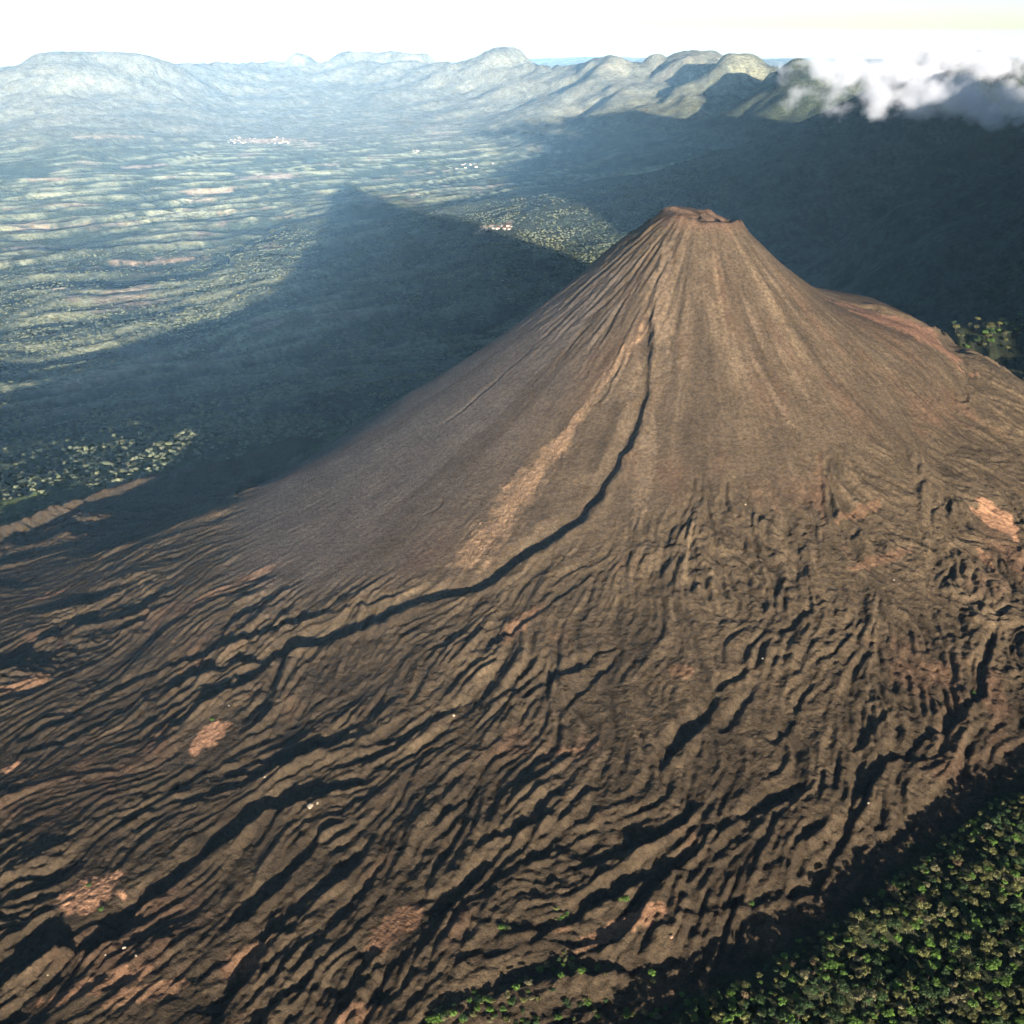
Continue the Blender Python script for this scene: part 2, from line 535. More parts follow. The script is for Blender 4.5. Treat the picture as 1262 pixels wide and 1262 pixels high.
def mesh_from(name, verts, faces, smooth=True):
    """faces: (n,3) or (n,4) int array"""
    me = bpy.data.meshes.new(name)
    verts = np.asarray(verts, np.float32); faces = np.asarray(faces, np.int32)
    n = faces.shape[1]
    me.vertices.add(len(verts)); me.vertices.foreach_set("co", verts.ravel())
    me.loops.add(faces.size); me.loops.foreach_set("vertex_index", faces.ravel())
    me.polygons.add(len(faces))
    me.polygons.foreach_set("loop_start", np.arange(0, faces.size, n, dtype=np.int32))
    me.polygons.foreach_set("loop_total", np.full(len(faces), n, np.int32))
    me.polygons.foreach_set("use_smooth", np.full(len(faces), smooth, bool))
    me.update(calc_edges=True)
    return me


def put(name, me, mat=None, parent=None, loc=(0, 0, 0)):
    o = bpy.data.objects.new(name, me)
    COL.objects.link(o)
    o.location = loc
    if parent: o.parent = parent
    if mat and not me.materials: me.materials.append(mat)
    return o


def set_col(me, rgb, name="tint"):
    a = me.color_attributes.new(name, 'FLOAT_COLOR', 'POINT')
    c = np.ones((len(me.vertices), 4), np.float32); c[:, :3] = rgb
    a.data.foreach_set("color", c.ravel())


def grid_faces(ny, nx, keep):
    i = np.arange(ny * nx).reshape(ny, nx)
    q = np.stack([i[:-1, :-1], i[:-1, 1:], i[1:, 1:], i[1:, :-1]], -1).reshape(-1, 4)
    k = keep[:-1, :-1] & keep[:-1, 1:] & keep[1:, 1:] & keep[1:, :-1]
    q = q[k.ravel()]
    used = np.zeros(ny * nx, bool); used[q.ravel()] = True
    new = np.cumsum(used) - 1
    return new[q], used


def ground_material(name, bumps, mottle, rough=0.95):
    """vertex tint times fine mottling, with fine relief: bumps = (scale 1/m, strength m)"""
    m = bpy.data.materials.new(name); m.use_nodes = True
    nt = m.node_tree; N = nt.nodes; L = nt.links
    b = N["Principled BSDF"]
    b.inputs["Roughness"].default_value = rough
    b.inputs["Specular IOR Level"].default_value = 0.1
    at = N.new("ShaderNodeAttribute"); at.attribute_name = "tint"
    geo = N.new("ShaderNodeNewGeometry")
    col = at.outputs["Color"]
    for (sc, lo, hi) in mottle:
        t = N.new("ShaderNodeTexNoise"); t.inputs["Scale"].default_value = sc; t.inputs["Detail"].default_value = 3
        L.new(geo.outputs["Position"], t.inputs["Vector"])
        mr = N.new("ShaderNodeMapRange")
        mr.inputs["From Min"].default_value = 0.3; mr.inputs["From Max"].default_value = 0.7
        mr.inputs["To Min"].default_value = lo; mr.inputs["To Max"].default_value = hi
        L.new(t.outputs["Fac"], mr.inputs["Value"])
        mx = N.new("ShaderNodeVectorMath"); mx.operation = 'SCALE'
        L.new(col, mx.inputs[0]); L.new(mr.outputs[0], mx.inputs["Scale"])
        col = mx.outputs[0]
    L.new(col, b.inputs["Base Color"])
    nrm = None
    for (sc, st) in bumps:
        t = N.new("ShaderNodeTexNoise"); t.inputs["Scale"].default_value = sc; t.inputs["Detail"].default_value = 4
        t.inputs["Roughness"].default_value = 0.6
        L.new(geo.outputs["Position"], t.inputs["Vector"])
        bp = N.new("ShaderNodeBump"); bp.inputs["Strength"].default_value = 1.0; bp.inputs["Distance"].default_value = st
        L.new(t.outputs["Fac"], bp.inputs["Height"])
        if nrm: L.new(nrm, bp.inputs["Normal"])
        nrm = bp.outputs["Normal"]
    L.new(nrm, b.inputs["Normal"])
    return m


def plain_material(name, color, rough=0.9, vary=0.0, var_scale=0.3):
    m = bpy.data.materials.new(name); m.use_nodes = True
    nt = m.node_tree; N = nt.nodes; L = nt.links
    b = N["Principled BSDF"]
    b.inputs["Roughness"].default_value = rough
    b.inputs["Specular IOR Level"].default_value = 0.15
    t = N.new("ShaderNodeTexNoise"); t.inputs["Scale"].default_value = var_scale; t.inputs["Detail"].default_value = 3
    geo = N.new("ShaderNodeNewGeometry"); L.new(geo.outputs["Position"], t.inputs["Vector"])
    oi = N.new("ShaderNodeObjectInfo")
    mr = N.new("ShaderNodeMapRange"); mr.inputs["From Min"].default_value = 0.3; mr.inputs["From Max"].default_value = 0.7
    mr.inputs["To Min"].default_value = 1 - vary; mr.inputs["To Max"].default_value = 1 + vary
    L.new(t.outputs["Fac"], mr.inputs["Value"])
    mr2 = N.new("ShaderNodeMapRange"); mr2.inputs["To Min"].default_value = 1 - vary; mr2.inputs["To Max"].default_value = 1 + vary
    L.new(oi.outputs["Random"], mr2.inputs["Value"])
    mu = N.new("ShaderNodeMath"); mu.operation = 'MULTIPLY'; L.new(mr.outputs[0], mu.inputs[0]); L.new(mr2.outputs[0], mu.inputs[1])
    mx = N.new("ShaderNodeVectorMath"); mx.operation = 'SCALE'; mx.inputs[0].default_value = color
    L.new(mu.outputs[0], mx.inputs["Scale"]); L.new(mx.outputs[0], b.inputs["Base Color"])
    return m


LAVA = ground_material("lava_and_ash", [(0.045, 4.0), (0.16, 2.6), (0.45, 1.0)], [(0.012, 0.82, 1.18), (0.11, 0.66, 1.34), (0.4, 0.7, 1.3)])
LAND = ground_material("farmland_and_forest", [(0.012, 40.0), (0.045, 20.0)], [(0.006, 0.8, 1.2), (0.03, 0.65, 1.35)])

# ---------------------------------------------------------------- volcano
vx = np.arange(-2440, 2041, 3.7)
vy = np.concatenate([np.arange(700, 2400, 3.4), np.arange(2400, 3420, 4.0), 3420 + np.cumsum(np.linspace(4.5, 24, 68))])
VX, VY = np.meshgrid(vx, vy)
VZ = land(VX, VY)
PX, PY = project(VX, VY, VZ)
keep = (PX > -260) & (PX < 1640) & (PY < 1560) & (VY < GY1 - 40)
f_s = sample(field, VX, VY); l_big = sample(L_big, VX, VY); l_mid = sample(L_mid, VX, VY); l_fine = sample(L_fine, VX, VY); l_mic = sample(L_micro, VX, VY)
scr = sample(scree_left, VX, VY)
rr = np.hypot(VX - CX, VY - CY); az = np.arctan2(VX - CX, CY - VY)
fs = forest_side(VX, VY)
VZ = VZ + (0.12 + 0.65 * f_s) * rng.standard_normal(VX.shape) * 0.85


def mix(a, b, t):
    return a + (np.asarray(b) - a) * t[..., None]


def ellipse_px(x, y, px, py, w, h, ang=0.0, seed=0):
    """1 inside a ragged patch whose centre is seen at (px,py); w,h in metres, ang in degrees"""
    c = hit(px, py)
    a = math.radians(ang)

    def f(x, y):
        dx, dy = x - c[0], y - c[1]
        u = (dx * math.cos(a) + dy * math.sin(a)) / w; v = (-dx * math.sin(a) + dy * math.cos(a)) / h
        k = 0.8 * max(min(h, w), 8)
        q = np.hypot(u, v) + 0.4 * fbm(x / k, y / k, 3, seed)
        return sstep(1.12, 0.92, q)
    return where_only(f, np.hypot(x - c[0], y - c[1]) < 1.9 * max(w, h), x, y, 0.0)


C_cone = np.array([0.055, 0.041, 0.026]); C_red = np.array([0.068, 0.041, 0.025]); C_lava = np.array([0.043, 0.032, 0.0195])
C_grey = np.array([0.060, 0.050, 0.042]); C_tan = np.array([0.23, 0.130, 0.075]); C_pale = np.array([0.085, 0.063, 0.041]); C_floor = np.array([0.018, 0.022, 0.010])
C_veg = np.array([0.030, 0.042, 0.016])
base = np.broadcast_to(C_cone, VX.shape + (3,)).copy()
streak = pn(az * 26 + 0.5 * fbm(rr / 200, az * 4, 2, 120), rr / 700, 121)
streak2 = pn(az * 70, rr / 420, 122)
base *= (1 + 0.16 * streak + 0.14 * streak2 + 0.05 * l_mic)[..., None]
base = mix(base, C_pale, np.clip(sstep(0.25, 0.9, streak + 0.5 * streak2) * sstep(900, 300, rr) * 0.6, 0, 1))
base = mix(base, C_red, np.clip(0.45 * sstep(0.1, 0.7, fbm(az * 5, rr / 380, 3, 124)), 0, 1) * (1 - f_s))
base = mix(base, C_grey * (1 + 0.12 * streak2)[..., None], np.clip(sstep(0.55, 0.95, -az) * 0.9, 0, 1) * sstep(180, 420, rr))
lav = C_lava * (1 + 0.14 * l_mid + 0.10 * l_mic + 0.10 * l_big)[..., None]
lav = mix(lav, C_red * 0.85, np.clip(0.75 * sstep(0.35, 0.95, fbm(VX / 330, VY / 330, 4, 126) + 0.15 * l_mid), 0, 1))
# flow tone by distance: lighter towards the cone, darker in front
lav = lav * (0.72 + 0.5 * sstep(2000, 1000, rr))[..., None]
chute = pn(az * 9 + 0.6 * fbm(rr / 240, az * 3, 2, 133), rr / 1400, 134) + 0.5 * pn(az * 34 + 0.4 * fbm(rr / 120, az * 6, 2, 135), rr / 900, 136)
base = mix(base, C_cone * 0.66, 0.75 * sstep(0.15, 0.75, chute) * sstep(130, 260, rr))
base = mix(base, np.array([0.105, 0.078, 0.048]), 0.6 * sstep(0.2, 0.8, -chute + 0.4 * fbm(VX / 26, VY / 26, 3, 137)) * sstep(820, 350, rr) * sstep(-1.0, -0.2, az))
tint = mix(base, lav, f_s)
# reddish rim and right shoulder
tint = mix(tint, np.array([0.125, 0.068, 0.042]), 0.3 * sstep(170, 120, rr))
tint = mix(tint, np.array([0.115, 0.064, 0.042]), 0.7 * np.clip(ellipse_px(VX, VY, 1110, 398, 190, 60, -20, 5), 0, 1))
# rubble tongues
tongue_pts = to_world([(800, 395), (760, 450), (715, 510), (680, 560), (645, 600), (618, 640), (580, 685)])
sd, tt = poly_field(VX + 6 * l_fine, VY, tongue_pts, 200)
tw = 10 + 36 * sstep(0.3, 0.75, tt)
tongue = np.where(np.abs(sd) < 1e8, sstep(1.3, 0.3, np.abs(sd) / tw + 0.55 * fbm(VX / 40, VY / 40, 4, 130) + 0.25 * np.abs(pn(VX / 120, VY / 120, 131))), 0)
tint = mix(tint, np.array([0.175, 0.118, 0.070]), tongue * 0.95)
VZ = VZ + tongue * (1.4 * rng.standard_normal(VX.shape) + 1.0)
for (px, py, w, h, a, amt, sd_) in [(815, 380, 30, 120, 90, .8, 1), (822, 330, 18, 80, 90, .7, 2), (905, 440, 20, 60, 110, .45, 3), (975, 455, 12, 90, 110, .5, 4), (795, 580, 22, 130, 78, .7, 5), (930, 400, 10, 70, 105, .6, 8), (880, 400, 12, 90, 95, .5, 9), (950, 480, 9, 110, 112, .6, 10), (730, 490, 14, 60, 60, .6, 11), (770, 460, 34, 90, 70, .45, 6), (700, 600, 30, 120, 60, .25, 7)]:
    tint = mix(tint, C_pale * 1.1, amt * ellipse_px(VX, VY, px, py, h, w, a, 140 + sd_))
# bare tan patches on the lava
tan_patches = [(258, 908, 46, 30, 60, 1, 1), (108, 1105, 52, 36, 0, .95, 2), (140, 1080, 18, 8, 0, .9, 3), (1228, 640, 44, 60, 20, .9, 4), (1215, 690, 8, 40, 10, .6, 5), (15, 945, 22, 14, 30, .8, 6), (2, 980, 10, 20, 80, .8, 7),
               (770, 1140, 80, 16, 20, .75, 8), (300, 1180, 45, 20, 25, .5, 9), (490, 1140, 46, 24, 35, .6, 10), (60, 733, 50, 14, 10, .6, 11), (120, 1215, 90, 20, 10, .55, 12), (1060, 630, 15, 70, 120, .45, 13), (1085, 690, 14, 90, 115, .45, 14),
               (30, 845, 60, 25, 10, .5, 15), (840, 828, 26, 18, 0, .5, 16), (470, 1165, 30, 16, 30, .5, 17), (640, 770, 60, 22, 50, .5, 18), (430, 1250, 50, 14, 10, .5, 19), (290, 720, 120, 20, 20, .35, 20), (180, 1225, 70, 16, 8, .5, 21), (700, 925, 6, 60, 95, .5, 22), (690, 1140, 20, 14, 0, .4, 23)]
for (px, py, w, h, a, amt, sd_) in tan_patches:
    tint = mix(tint, C_tan * (0.62 + 0.38 * (amt > 0.79)), amt * ellipse_px(VX, VY, px, py, w, h, a, 160 + sd_))
# vegetated ground: in front on the wooded ridge, behind the thin ridge on the left and behind the right shoulder
ridge_w = to_world(RIDGES[0][0])
sdl, tl = poly_field(VX, VY, ridge_w, 2500)
sdl = np.where(np.abs(sdl) > 1e8, -500, sdl)
veg_l = sstep(0.75, 1.0, -az) * sstep(-15, -60, sdl) * sstep(900, 1100, rr)
veg_b = sstep(1.65, 1.95, np.abs(az)) * sstep(1000, 1120, rr + 50 * fbm(VX / 120, VY / 120, 2, 150))
veg = np.clip(veg_l + veg_b, 0, 1)
tint = mix(tint, C_veg * (1 + 0.4 * fbm(VX / 60, VY / 60, 3, 151))[..., None], veg)
tint = mix(tint, C_floor, veg_b * sstep(1500, 1650, VX))
tint = mix(tint, C_lava * 0.8, 0.9 * np.where(np.abs(sdl) < 90, sstep(90, 40, np.abs(sdl)), 0) * sstep(0.9, 1.1, -az))
tint = mix(tint, C_floor, sstep(-30, 10, fs + 20 * fbm(VX / 40, VY / 40, 3, 152)))
tint = np.clip(tint, 0.006, 0.6)
F, used = grid_faces(len(vy), len(vx), keep)
vverts = np.stack([VX, VY, VZ], -1).reshape(-1, 3)[used]
vme = mesh_from("volcano", vverts, F)
set_col(vme, tint.reshape(-1, 3)[used])
volcano = put("volcano", vme, LAVA)
tag(volcano, "bare brown volcanic cone with flat crater top and wrinkled lava flows around its foot", kind="structure")

# ---------------------------------------------------------------- the land around it, as one sheet to the horizon
na = 640
azs = np.radians(np.linspace(-46, 62, na))
rg = np.concatenate([np.linspace(300, 2400, 60)[:-1], np.geomspace(2400, 70000, 500)])
A, R = np.meshgrid(azs, rg)
LX, LY = R * np.sin(A), R * np.cos(A)


def land_detail(x, y):
    """ravines in the plain, spurs on the hills"""
    c, r, _ = cone_height(x, y)
    h = land_smooth(x, y)
    p = plain_height(x, y)
    hill = np.clip((h - p) / 700, 0, 1)
    a = (-0.88 * x - 0.48 * y); b = (0.48 * x - 0.88 * y)
    b = b + 330 * fbm(a / 1900, b / 1900, 3, 200)
    rav = np.clip(ridged(a / 3300, b / 420, 1, 201) - 0.55, 0, 1) / 0.45
    rav2 = np.clip(ridged(a / 1500 + 5, b / 190, 1, 203) - 0.6, 0, 1) / 0.4
    amp = sstep(0.5, 0.05, hill) * sstep(900, 1800, r) * (1 - 0.7 * sstep(9000, 19000, y))
    d = -amp * (85 * rav ** 1.5 + 40 * rav2 ** 1.5) + amp * 14 * fbm(x / 400, y / 400, 3, 205)
    wv = 90 * fbm(x / 600, y / 600, 2, 206)
    d = d + hill * ((210 + 40 * sstep(14000, 20000, y)) * (ridged((x + wv) / 1700, (y + wv) / 1700, 5, 207) - 0.72)) * sstep(1500, 2600, r)
    return d, rav, rav2, hill


det, rav, rav2, hill = land_detail(LX, LY)
LZ = land_smooth(LX, LY) + forest_rise(LX, LY) * sstep(3500, 2500, R) + det
# keep it under the finer volcano mesh
inside = np.minimum.reduce([LX - (-2440 + 20), 2040 - 20 - LX, LY - 720, GY1 - 60 - LY])
LZ = LZ - 70 * sstep(-5, 90, inside)
LZ = LZ - (LX ** 2 + LY ** 2) / (2 * 7.4e6)          # curve of the earth

g_dark = np.array([0.024, 0.034, 0.024]); g_mid = np.array([0.150, 0.158, 0.098]); g_light = np.array([0.205, 0.208, 0.125]); c_field = np.array([0.34, 0.235, 0.15]); c_pink = np.array([0.24, 0.175, 0.13])
n1 = fbm(LX / 900, LY / 1300, 4, 210); n2 = fbm(LX / 300, LY / 500, 3, 214); n3 = fbm(LX / 2600, LY / 3300, 2, 217)
lt = np.broadcast_to(g_mid, LX.shape + (3,)).copy()
lt = mix(lt, g_light, sstep(-0.5, 0.9, n1))
lt = mix(lt, g_dark, 0.8 * sstep(-0.1, 0.7, n2 - 0.2 * n1))
lt = mix(lt, c_pink, 0.6 * sstep(0.38, 0.62, n1 + 0.55 * n2 + 0.35 * n3 - 0.05) * (1 - hill))
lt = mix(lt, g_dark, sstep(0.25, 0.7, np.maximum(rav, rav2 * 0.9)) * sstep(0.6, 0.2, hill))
lt = mix(lt, g_dark * 1.2, 0.92 * sstep(0.08, 0.35, hill) * sstep(21000, 15000, LY))
for k, (px, py, w, h, a, amt) in enumerate([(330, 215, 420, 330, 10, .9), (255, 232, 300, 200, 10, .6), (175, 386, 260, 60, 12, 1), (215, 380, 90, 70, 12, .9), (120, 348, 330, 80, 18, .85), (200, 312, 420, 90, 10, .8), (335, 297, 160, 80, 0, .7), (290, 295, 90, 60, 0, .7),
                                            (55, 218, 330, 120, 0, .7), (178, 201, 380, 110, 5, .9), (128, 166, 520, 160, 5, .9), (330, 171, 700, 300, 5, .95), (45, 296, 300, 70, 10, .6), (112, 520, 60, 16, 18, .9), (60, 250, 900, 90, 12, .5), (15, 415, 100, 40, 15, .5),
                                            (70, 275, 380, 80, 12, .5), (610, 278, 180, 90, 15, .8), (510, 207, 160, 120, 0, .5), (285, 255, 400, 90, 15, .6), (350, 262, 140, 70, 0, .6), (400, 200, 300, 100, 15, .5), (820, 92, 200, 120, 20, .8), (745, 80, 160, 100, 30, .7), (780, 100, 120, 120, 20, .7), (850, 72, 160, 100, 0, .6), (700, 350, 10, 10, 0, .1)]):
    lt = mix(lt, c_field if k % 3 else c_pink * 1.15, 0.75 * amt * ellipse_px(LX, LY, px, py, w, h, a, 230 + k))
# pale fields far out on the plain, lightened further to stand for haze; forest on the slopes to the right
far_haze = sstep(8000, 17000, LY) * np.clip(1 - 1.6 * hill, 0, 1)
lt = lt * (1 + 1.7 * far_haze)[..., None]
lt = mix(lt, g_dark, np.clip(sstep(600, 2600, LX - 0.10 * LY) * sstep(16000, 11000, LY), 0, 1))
lt = mix(lt, np.array([0.190, 0.190, 0.150]), 0.75 * sstep(17000, 23000, LY))  # far range faded pale, haze put into its colour
lt = np.clip(lt * (1 + 0.25 * rng.standard_normal(LX.shape) * 0.6)[..., None], 0.006, 0.6)
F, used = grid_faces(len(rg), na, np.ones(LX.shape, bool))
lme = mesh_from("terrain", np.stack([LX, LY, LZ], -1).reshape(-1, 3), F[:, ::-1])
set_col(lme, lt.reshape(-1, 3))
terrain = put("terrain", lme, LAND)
tag(terrain, "hazy green plain with fields and ravines rising to blue hills", kind="structure")


# the forested mountain outside the frame, to the right of and behind the viewpoint; its shadow fills the ground behind the cone
mu, mq = np.meshgrid(np.arange(1350, 9800, 55.0), np.arange(-3600, 2600, 55.0))
mx_, my_ = mu * 0.9732 - mq * 0.2300, mu * 0.2300 + mq * 0.9732
mz_ = land_smooth(mx_, my_) + 20 * fbm(mx_ / 300, my_ / 300, 3, 280) - 12
outside = (np.degrees(np.arctan2(mx_, my_)) > 58) | (my_ < 0)
F, used = grid_faces(mu.shape[0], mu.shape[1], outside)
mme = mesh_from("mountain", np.stack([mx_, my_, mz_], -1).reshape(-1, 3)[used], F)
set_col(mme, np.broadcast_to(g_dark, (int(used.sum()), 3)))
tag(put("mountain", mme, LAND), "forested mountain beside the volcano", kind="structure")


# ---------------------------------------------------------------- trees
def leaf_crown(name, seed, rad, hgt, base_z, nlobe, nleaf, leaf, flat=0.75):
    """a crown of many leaf-sized faces spread over lobes"""
    r = np.random.default_rng(seed)
    lobes = [(0, 0, base_z + hgt * 0.55, rad * 0.62)]
    for k in range(nlobe):
        a = 2 * math.pi * k / nlobe + r.uniform(-0.4, 0.4); q = rad * r.uniform(0.42, 0.72)
        lobes.append((q * math.cos(a), q * math.sin(a), base_z + hgt * r.uniform(0.3, 0.8), rad * r.uniform(0.30, 0.46)))
    V = []; Fq = []
    w = np.array([l[3] ** 2 for l in lobes]); w /= w.sum()
    for k in range(nleaf):
        lx, ly, lz, lr = lobes[r.choice(len(lobes), p=w)]
        d = r.standard_normal(3); d /= np.linalg.norm(d)
        if d[2] < -0.3: d[2] *= -1
        q = lr * r.uniform(0.72, 1.08)
        c = np.array([lx + d[0] * q, ly + d[1] * q, lz + d[2] * q * flat])
        n = d + 0.7 * r.standard_normal(3); n /= np.linalg.norm(n)
        t = np.cross(n, r.standard_normal(3)); t /= np.linalg.norm(t); b = np.cross(n, t)
        sz = leaf * r.uniform(0.6, 1.3)
        i = len(V)
        V += [c - t * sz, c + b * sz * 0.6, c + t * sz, c - b * sz * 0.6]
        Fq.append((i, i + 1, i + 2, i + 3))
    return mesh_from(name, V, Fq, False)


def tube_rings(V, F4, p0, p1, r0, r1, n=6):
    p0 = np.array(p0, float); p1 = np.array(p1, float)
    d = p1 - p0; d /= np.linalg.norm(d)
    u = np.cross(d, (0.3, 0.9, 0.1)); u /= np.linalg.norm(u); v = np.cross(d, u)
    i = len(V)
    for p, r in ((p0, r0), ((p0 * 2 + p1) / 3 + 0.1 * r0 * u, (2 * r0 + r1) / 3), (p1, r1)):
        for k in range(n):
            a = 2 * math.pi * k / n
            V.append(p + r * (math.cos(a) * u + math.sin(a) * v))
    for g in range(2):
        for k in range(n):
            F4.append((i + g * n + k, i + g * n + (k + 1) % n, i + (g + 1) * n + (k + 1) % n, i + (g + 1) * n + k))


def trunk_mesh(name, seed, rad, hgt, base_z):
    r = np.random.default_rng(seed); V = []; F4 = []
    fork = base_z * 0.9
    tube_rings(V, F4, (0, 0, -3), (0, 0, fork), 0.55, 0.36)
    for k in range(5):
        a = 2 * math.pi * k / 5 + r.uniform(-0.3, 0.3)
        tube_rings(V, F4, (0, 0, fork - 0.4), (rad * 0.55 * math.cos(a), rad * 0.55 * math.sin(a), base_z + hgt * r.uniform(0.35, 0.6)), 0.28, 0.1, 5)
    return mesh_from(name, V, F4)


BARK = plain_material("bark", (0.07, 0.055, 0.04), 0.9, 0.2)
LEAVES = {
    "bright green": plain_material("leaves_bright", (0.047, 0.091, 0.015), 0.6, 0.3, 0.12),
    "dark green": plain_material("leaves_dark", (0.020, 0.039, 0.012), 0.6, 0.3, 0.12),
    "olive green": plain_material("leaves_olive", (0.060, 0.064, 0.021), 0.6, 0.3, 0.12),
    "pale grey-green": plain_material("leaves_pale", (0.089, 0.085, 0.042), 0.6, 0.25, 0.12),
    "brownish": plain_material("leaves_brown", (0.073, 0.054, 0.028), 0.6, 0.25, 0.12),
}
TREE_SHAPES = []
for k, (rad, hgt, bz, nl) in enumerate([(8.5, 11, 7, 6), (7, 12, 8, 5), (10, 9, 9, 8), (6, 10, 6, 4)]):
    TREE_SHAPES.append((trunk_mesh("trunk", 300 + k, rad, hgt, bz), {c: None for c in LEAVES}, (rad, hgt, bz, nl), k))
_crown_cache = {}


def crown_for(k, colour):
    if (k, colour) not in _crown_cache:
        rad, hgt, bz, nl = TREE_SHAPES[k][2]
        me = leaf_crown("crown", 320 + k, rad, hgt, bz, nl, 620, 1.25)
        me.materials.append(LEAVES[colour])
        _crown_cache[(k, colour)] = me
    return _crown_cache[(k, colour)]


for tm, *_ in TREE_SHAPES: tm.materials.append(BARK)


def tree(x, y, z, k, colour, scale, rz, label, group, name="forest_tree"):
    o = bpy.data.objects.new(name, None); COL.objects.link(o)
    o.location = (x, y, z); o.rotation_euler = (0, 0, rz); o.scale = (scale, scale, scale * rng.uniform(0.85, 1.2))
    tag(o, label, "tree", group)
    put("trunk", TREE_SHAPES[k][0], None, o)
    put("crown", crown_for(k, colour), None, o)
    return o


def fine_ground(x, y):
    return land(np.array([x], float), np.array([y], float))[0]


# the wood in front: jittered spots on the wooded ridge
jx, jy = np.meshgrid(np.arange(-120, 1500, 12.5), np.arange(750, 1900, 12.5))
jx = (jx + rng.uniform(-6, 6, jx.shape)).ravel(); jy = (jy + rng.uniform(-6, 6, jy.shape)).ravel()
sd_f = forest_side(jx, jy) + 14 * fbm(jx / 45, jy / 45, 3, 400)
ok = (sd_f > 8) & (sd_f < 600)
jx, jy, sd_f = jx[ok], jy[ok], sd_f[ok]
dens = fbm(jx / 90, jy / 90, 2, 402)
ok = rng.uniform(0, 1, jx.shape) < 0.95 + 0.3 * dens
jx, jy, sd_f = jx[ok], jy[ok], sd_f[ok]
jz = land(jx, jy)
qx, qy = project(jx, jy, jz + 12)
ok = (qx > -60) & (qx < 1600) & (qy < 1500)
jx, jy, jz, sd_f, qx, qy = jx[ok], jy[ok], jz[ok], sd_f[ok], qx[ok], qy[ok]
tsc = rng.uniform(0.45, 1.1, jx.shape) * (0.8 + 0.25 * sstep(0, 120, sd_f))
tk = rng.integers(0, 4, jx.shape)
names = list(LEAVES)
tone = fbm(jx / 60, jy / 60, 2, 405) + rng.normal(0, 0.5, jx.shape)
tcol = np.digitize(tone, [-0.35, 0.3, 0.85, 1.3])
order_c = ["dark green", "olive green", "bright green", "pale grey-green", "brownish"]
in_frame = (qx > 8) & (qx < 1254) & (qy < 1254)
lead = np.argsort(-(tsc / np.hypot(np.hypot(jx, jy), CAM_Z - jz)) + 1e3 * (~in_frame))
chosen = set(int(i) for i in lead[:235])
look = {"dark green": "dark green broad-crowned tree", "olive green": "olive green broad-crowned tree", "bright green": "bright green leafy tree", "pale grey-green": "pale grey-green tree", "brownish": "brownish half-bare tree"}
for i in sorted(chosen):
    c = order_c[tcol[i]]
    size = "small" if tsc[i] < 0.66 else ("tall" if tsc[i] > 0.9 else "medium")
    where = "on the rim of the wood beside the shaded valley" if sd_f[i] < 55 else ("just inside the rim of the wood" if sd_f[i] < 150 else "deep in the wood far from the lava")
    tree(jx[i], jy[i], jz[i] - 1.0, int(tk[i]), c, float(tsc[i]), float(rng.uniform(0, 6.28)), size + " " + look[c] + " " + where, size + " " + c + " trees " + where)


def scatter(name, pts, rots, scales, idx, protos, label):
    """one uncountable mass of plants: instances of a few shapes on a cloud of points"""
    coll = bpy.data.collections.new(name + "_shapes")
    for k, me in enumerate(protos):
        o = bpy.data.objects.new("%s_shape_%02d" % (name, k), me); coll.objects.link(o)
    me = bpy.data.meshes.new(name)
    me.vertices.add(len(pts)); me.vertices.foreach_set("co", np.asarray(pts, np.float32).ravel())
    for an, ty, dat in (("turn", 'FLOAT', rots), ("size", 'FLOAT', scales), ("pick", 'INT', idx)):
        a = me.attributes.new(an, ty, 'POINT'); a.data.foreach_set("value", np.asarray(dat, np.int32 if ty == 'INT' else np.float32))
    o = put(name, me); tag(o, label, kind="stuff")
    ng = bpy.data.node_groups.new(name, 'GeometryNodeTree')
    ng.interface.new_socket("Geometry", in_out='INPUT', socket_type='NodeSocketGeometry')
    ng.interface.new_socket("Geometry", in_out='OUTPUT', socket_type='NodeSocketGeometry')
    N = ng.nodes; L = ng.links
    gi = N.new("NodeGroupInput"); go = N.new("NodeGroupOutput")
    ip = N.new("GeometryNodeInstanceOnPoints"); ci = N.new("GeometryNodeCollectionInfo")
    ci.inputs["Collection"].default_value = coll; ci.inputs["Separate Children"].default_value = True
    def attr(nm, ty):
        a = N.new("GeometryNodeInputNamedAttribute"); a.data_type = ty; a.inputs["Name"].default_value = nm; return a.outputs["Attribute"]
    cx = N.new("ShaderNodeCombineXYZ"); L.new(attr("turn", 'FLOAT'), cx.inputs["Z"])
    L.new(gi.outputs[0], ip.inputs["Points"]); L.new(ci.outputs[0], ip.inputs["Instance"])
    ip.inputs["Pick Instance"].default_value = True
    L.new(attr("pick", 'INT'), ip.inputs["Instance Index"]); L.new(cx.outputs[0], ip.inputs["Rotation"]); L.new(attr("size", 'FLOAT'), ip.inputs["Scale"])
    L.new(ip.outputs[0], go.inputs[0])
    md = o.modifiers.new("plants", 'NODES'); md.node_group = ng
    return o


rest = np.array([i for i in range(len(jx)) if i not in chosen])
protos = [crown_for(k, c) for c in order_c for k in range(4)]
scatter("forest", np.stack([jx, jy, jz - 1.0], -1)[rest], rng.uniform(0, 6.28, len(rest)), tsc[rest], (tcol * 4 + tk)[rest], protos, "dense mixed wood beyond the single trees")

